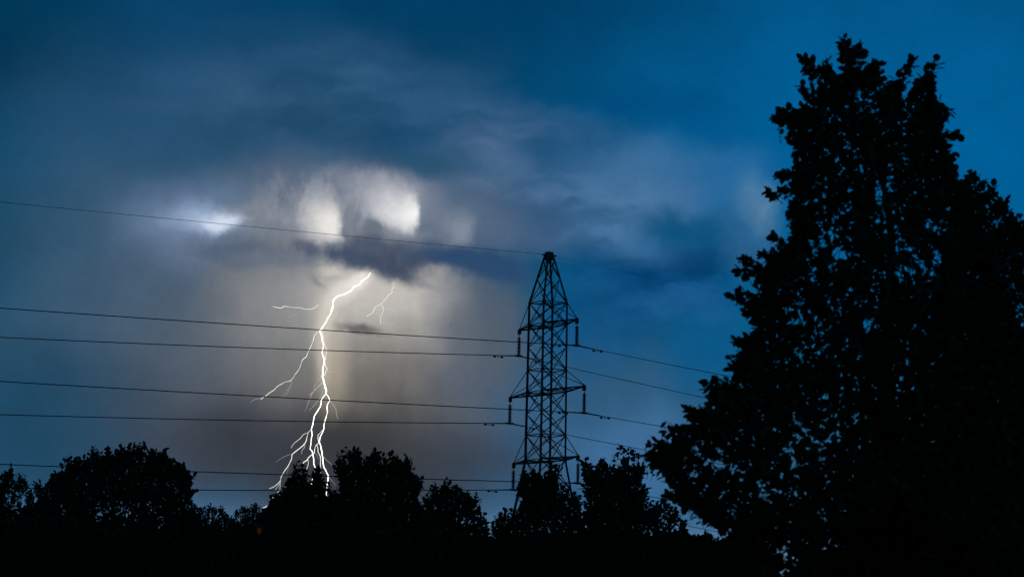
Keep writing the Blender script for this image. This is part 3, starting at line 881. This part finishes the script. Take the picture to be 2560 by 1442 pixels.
tree('leafy_tree', 'tall broad leafy tree in silhouette at the right, nearest the camera', 'tree', BIG, 28.0, 23.0, 6.6, 2200, M_LEAF, 'trees in silhouette', seed=11, up=0.35,
     spines=BIG_SHOOTS, singles=300, fill=big_fill, max_depth=380, noise_cell=55, shoots=2, width=0.95, trunk_r=0.16)
RIGHT = [(2404, 446), (2426, 424), (2454, 434), (2470, 462), (2491, 461), (2505, 490), (2523, 498), (2530, 525), (2545, 534), (2565, 552), (2590, 560), (2640, 600), (2700, 700), (2760, 850), (2820, 1050), (2840, 1500),
         (2380, 1500), (2360, 1100), (2340, 800), (2350, 600), (2380, 500)]
tree('leafy_tree', 'leafy tree cut off by the right edge of the picture, behind the tall one', 'tree', RIGHT, 32.0, 20.0, 6.0, 2600, M_LEAF, 'trees in silhouette', seed=12, up=0.35,
     fill=lambda x, y: 8.0 * (y > 880) + 5.5 * ((x < 2470) & (y < 740)), max_depth=350, width=0.95, trunk_r=0.15)

T_L = [(112, 1207), (130, 1178), (160, 1172), (170, 1137), (185, 1146), (200, 1140), (215, 1138), (235, 1130), (245, 1114), (255, 1138), (275, 1117), (288, 1128), (305, 1116), (318, 1128), (327, 1110), (340, 1122), (352, 1106), (362, 1132),
       (382, 1117), (398, 1128), (415, 1122), (430, 1145), (450, 1152), (468, 1164), (465, 1180), (489, 1192), (474, 1215), (493, 1235), (480, 1250), (500, 1266), (515, 1350), (515, 1420), (60, 1420), (70, 1300), (95, 1240)]
MID = dict(mat=M_LEAF2, group='trees in silhouette', up=1.5, width=0.85, max_depth=260, noise_cell=45)
tree('broad_tree', 'broad rounded tree in silhouette at the left, its crown crossing a cable', 'tree', T_L, 75.0, 13.0, 7.0, 300, seed=21, fill=lambda x, y: 10.0 * (y > 1295) + 10.0 * (y < 1248), **MID)
T_FL = [(-40, 1200), (0, 1190), (10, 1175), (30, 1165), (42, 1192), (52, 1180), (66, 1203), (82, 1222), (92, 1200), (108, 1215), (125, 1260), (135, 1420), (-60, 1420)]
tree('small_tree', 'small dark tree at the very left edge of the picture', 'tree', T_FL, 85.0, 10.0, 4.5, 25, seed=22, fill=lambda x, y: 9.0 * (y > 1260), **MID)
T_F1 = [(488, 1290), (500, 1268), (528, 1258), (545, 1272), (556, 1262), (570, 1285), (590, 1300), (600, 1420), (470, 1420)]
tree('distant_tree', 'low distant tree just right of the broad left tree', 'tree', T_F1, 150.0, 7.0, 4.5, 530, seed=23, fill=lambda x, y: 8.0 * (y > 1300), **MID)
T_F2 = [(575, 1300), (590, 1272), (604, 1262), (622, 1266), (642, 1256), (655, 1270), (668, 1268), (690, 1290), (700, 1420), (565, 1420)]
tree('distant_tree', 'low distant tree at the foot of the bolt, where its lowest branch ends', 'tree', T_F2, 150.0, 7.0, 4.5, 635, seed=24, fill=lambda x, y: 8.0 * (y > 1305), **MID)
T_M = [(668, 1262), (676, 1240), (690, 1228), (706, 1224), (711, 1205), (725, 1183), (740, 1174), (748, 1154), (755, 1172), (762, 1164), (767, 1186), (775, 1205), (781, 1186), (787, 1168), (796, 1164), (806, 1172), (810, 1190), (814, 1214),
       (823, 1203), (828, 1224), (842, 1230), (860, 1250), (865, 1420), (640, 1420), (650, 1290)]
tree('slender_tree', 'tree with two thin tops standing in front of the foot of the bolt', 'tree', T_M, 82.0, 10.5, 4.2, 760, seed=25, fill=lambda x, y: 9.0 * (y > 1245) + 10.0 * (y > 1185), **MID)
T_M2 = [(839, 1156), (853, 1151), (861, 1128), (867, 1147), (878, 1117), (884, 1133), (891, 1117), (901, 1134), (906, 1150), (920, 1144), (928, 1130), (937, 1120), (946, 1128), (949, 1152), (966, 1150), (974, 1129), (983, 1143), (994, 1138),
        (1008, 1154), (1026, 1143), (1027, 1160), (1034, 1176), (1049, 1192), (1060, 1199), (1056, 1219), (1050, 1240), (1085, 1300), (1090, 1420), (830, 1420), (838, 1260), (841, 1222), (852, 1212), (844, 1195), (836, 1176)]
tree('bushy_tree', 'bushy tree with upright shoots just right of the bolt', 'tree', T_M2, 78.0, 12.5, 8.0, 945, seed=26, fill=lambda x, y: 11.0 * (y > 1150), **MID)
T_M3 = [(1058, 1240), (1075, 1224), (1088, 1208), (1100, 1214), (1112, 1202), (1126, 1198), (1133, 1216), (1148, 1212), (1160, 1232), (1173, 1228), (1180, 1246), (1200, 1240), (1200, 1265), (1216, 1288), (1226, 1315), (1240, 1360), (1240, 1420), (1040, 1420)]
tree('bushy_tree', 'lower bushy tree midway between the bolt and the pylon, its top sloping right', 'tree', T_M3, 80.0, 12.0, 8.0, 1130, seed=27, fill=lambda x, y: 9.0 * (y > 1245), **MID)
T_T = [(1228, 1298), (1252, 1279), (1266, 1262), (1281, 1268), (1297, 1270), (1300, 1256), (1308, 1238), (1294, 1224), (1295, 1189), (1315, 1173), (1328, 1180), (1341, 1174), (1355, 1188), (1372, 1170), (1383, 1166), (1389, 1153), (1394, 1176), (1399, 1185),
       (1393, 1208), (1405, 1214), (1421, 1213), (1428, 1227), (1452, 1240), (1460, 1290), (1465, 1420), (1225, 1420)]
tree('sparse_tree', 'sparse tree with gaps in its crown in front of the foot of the pylon', 'tree', T_T, 70.0, 12.0, 5.5, 1350, seed=28, fill=lambda x, y: 9.0 * (y > 1325) + 12.0 * ((abs(x - 1345) < 48) & (y < 1285)) + 5.0 * (y > 1240), **dict(MID, noise_cell=30))
T_T2 = [(1450, 1160), (1456, 1149), (1474, 1146), (1485, 1166), (1497, 1155), (1512, 1145), (1522, 1162), (1640, 1149), (1547, 1132), (1554, 1148), (1562, 1139), (1577, 1146), (1577, 1166), (1590, 1163), (1608, 1160), (1617, 1186), (1604, 1197), (1620, 1214), (1626, 1228),
        (1608, 1243), (1637, 1250), (1655, 1246), (1668, 1238), (1680, 1259), (1694, 1272), (1720, 1300), (1730, 1420), (1440, 1420), (1448, 1300), (1462, 1244), (1452, 1218), (1462, 1206), (1452, 1186)]
tree('bushy_tree', 'bushy dark tree between the pylon and the tall right tree', 'tree', T_T2, 72.0, 12.5, 8.0, 1540, seed=29, fill=lambda x, y: 9.0 * (y > 1325) + 10.0 * ((abs(x - 1535) < 62) & (y > 1168)), **dict(MID, noise_cell=34))

# shrubs of the hedge that closes the foot of the picture
HEDGE = dict(mat=M_LEAF3, group='shrubs along the foot of the picture', up=1.0, width=0.85, max_depth=160)


def shrub(x0, x1, top, dist, seed, label):
    r = np.random.default_rng(seed); n = max(6, int((x1 - x0) / 22))
    p = [(x0 - 20, 1640), (x0 - 12, top + 60)]
    for i in range(n + 1):
        t = i / n
        p.append((x0 + (x1 - x0) * t, top + 30 * abs(2 * t - 1) ** 2.5 + r.uniform(-7, 7)))
    p += [(x1 + 12, top + 60), (x1 + 20, 1640)]
    tree('shrub', label, 'shrub', p, dist, 12.0, 9.0, (x0 + x1) / 2, seed=seed, fill=lambda x, y: 22.0 + 0 * x, **HEDGE)


shrub(-40, 330, 1292, 62, 41, 'dense black shrub under the small tree at the left edge')
shrub(260, 620, 1308, 58, 42, 'dense black shrub below the broad left tree')
shrub(560, 920, 1300, 60, 43, 'dense black shrub below the foot of the bolt')
shrub(860, 1250, 1318, 57, 44, 'dense black shrub below the bushy trees right of the bolt')
shrub(1190, 1540, 1330, 59, 45, 'low black shrub below the foot of the pylon')
shrub(1470, 1880, 1330, 55, 46, 'low black shrub beneath the left boughs of the tall right tree')

# a dim street lamp, all but lost among the shrubs
lp = at(648, 1326, 54.0)
lamp = empty('street_lamp', (lp.x, lp.y, 0)); tag(lamp, 'dim orange lamp glimmering low among the dark shrubs left of the bolt', 'lamp')
mesh_obj('post', *tube([(0.05, 0, -0.05), (0.05, 0, lp.z + 0.04), (0.03, 0, lp.z + 0.10), (0, 0, lp.z + 0.10)], [0.022, 0.016, 0.014, 0.014], 8), M_BARK, lamp)
mesh_obj('lamp_shade', *tube([(0, 0, lp.z + 0.11), (0, 0, lp.z + 0.09), (0, 0, lp.z + 0.05)], [0.02, 0.06, 0.075], 10), M_STEEL, lamp)
mesh_obj('bulb', *tube([(0, 0, lp.z + 0.052), (0, 0, lp.z + 0.02), (0, 0, lp.z - 0.03), (0, 0, lp.z - 0.06)], [0.03, 0.045, 0.04, 0.012], 10), mat_emit('sodium_glow', (1.0, 0.5, 0.16), 0.018), lamp, True)
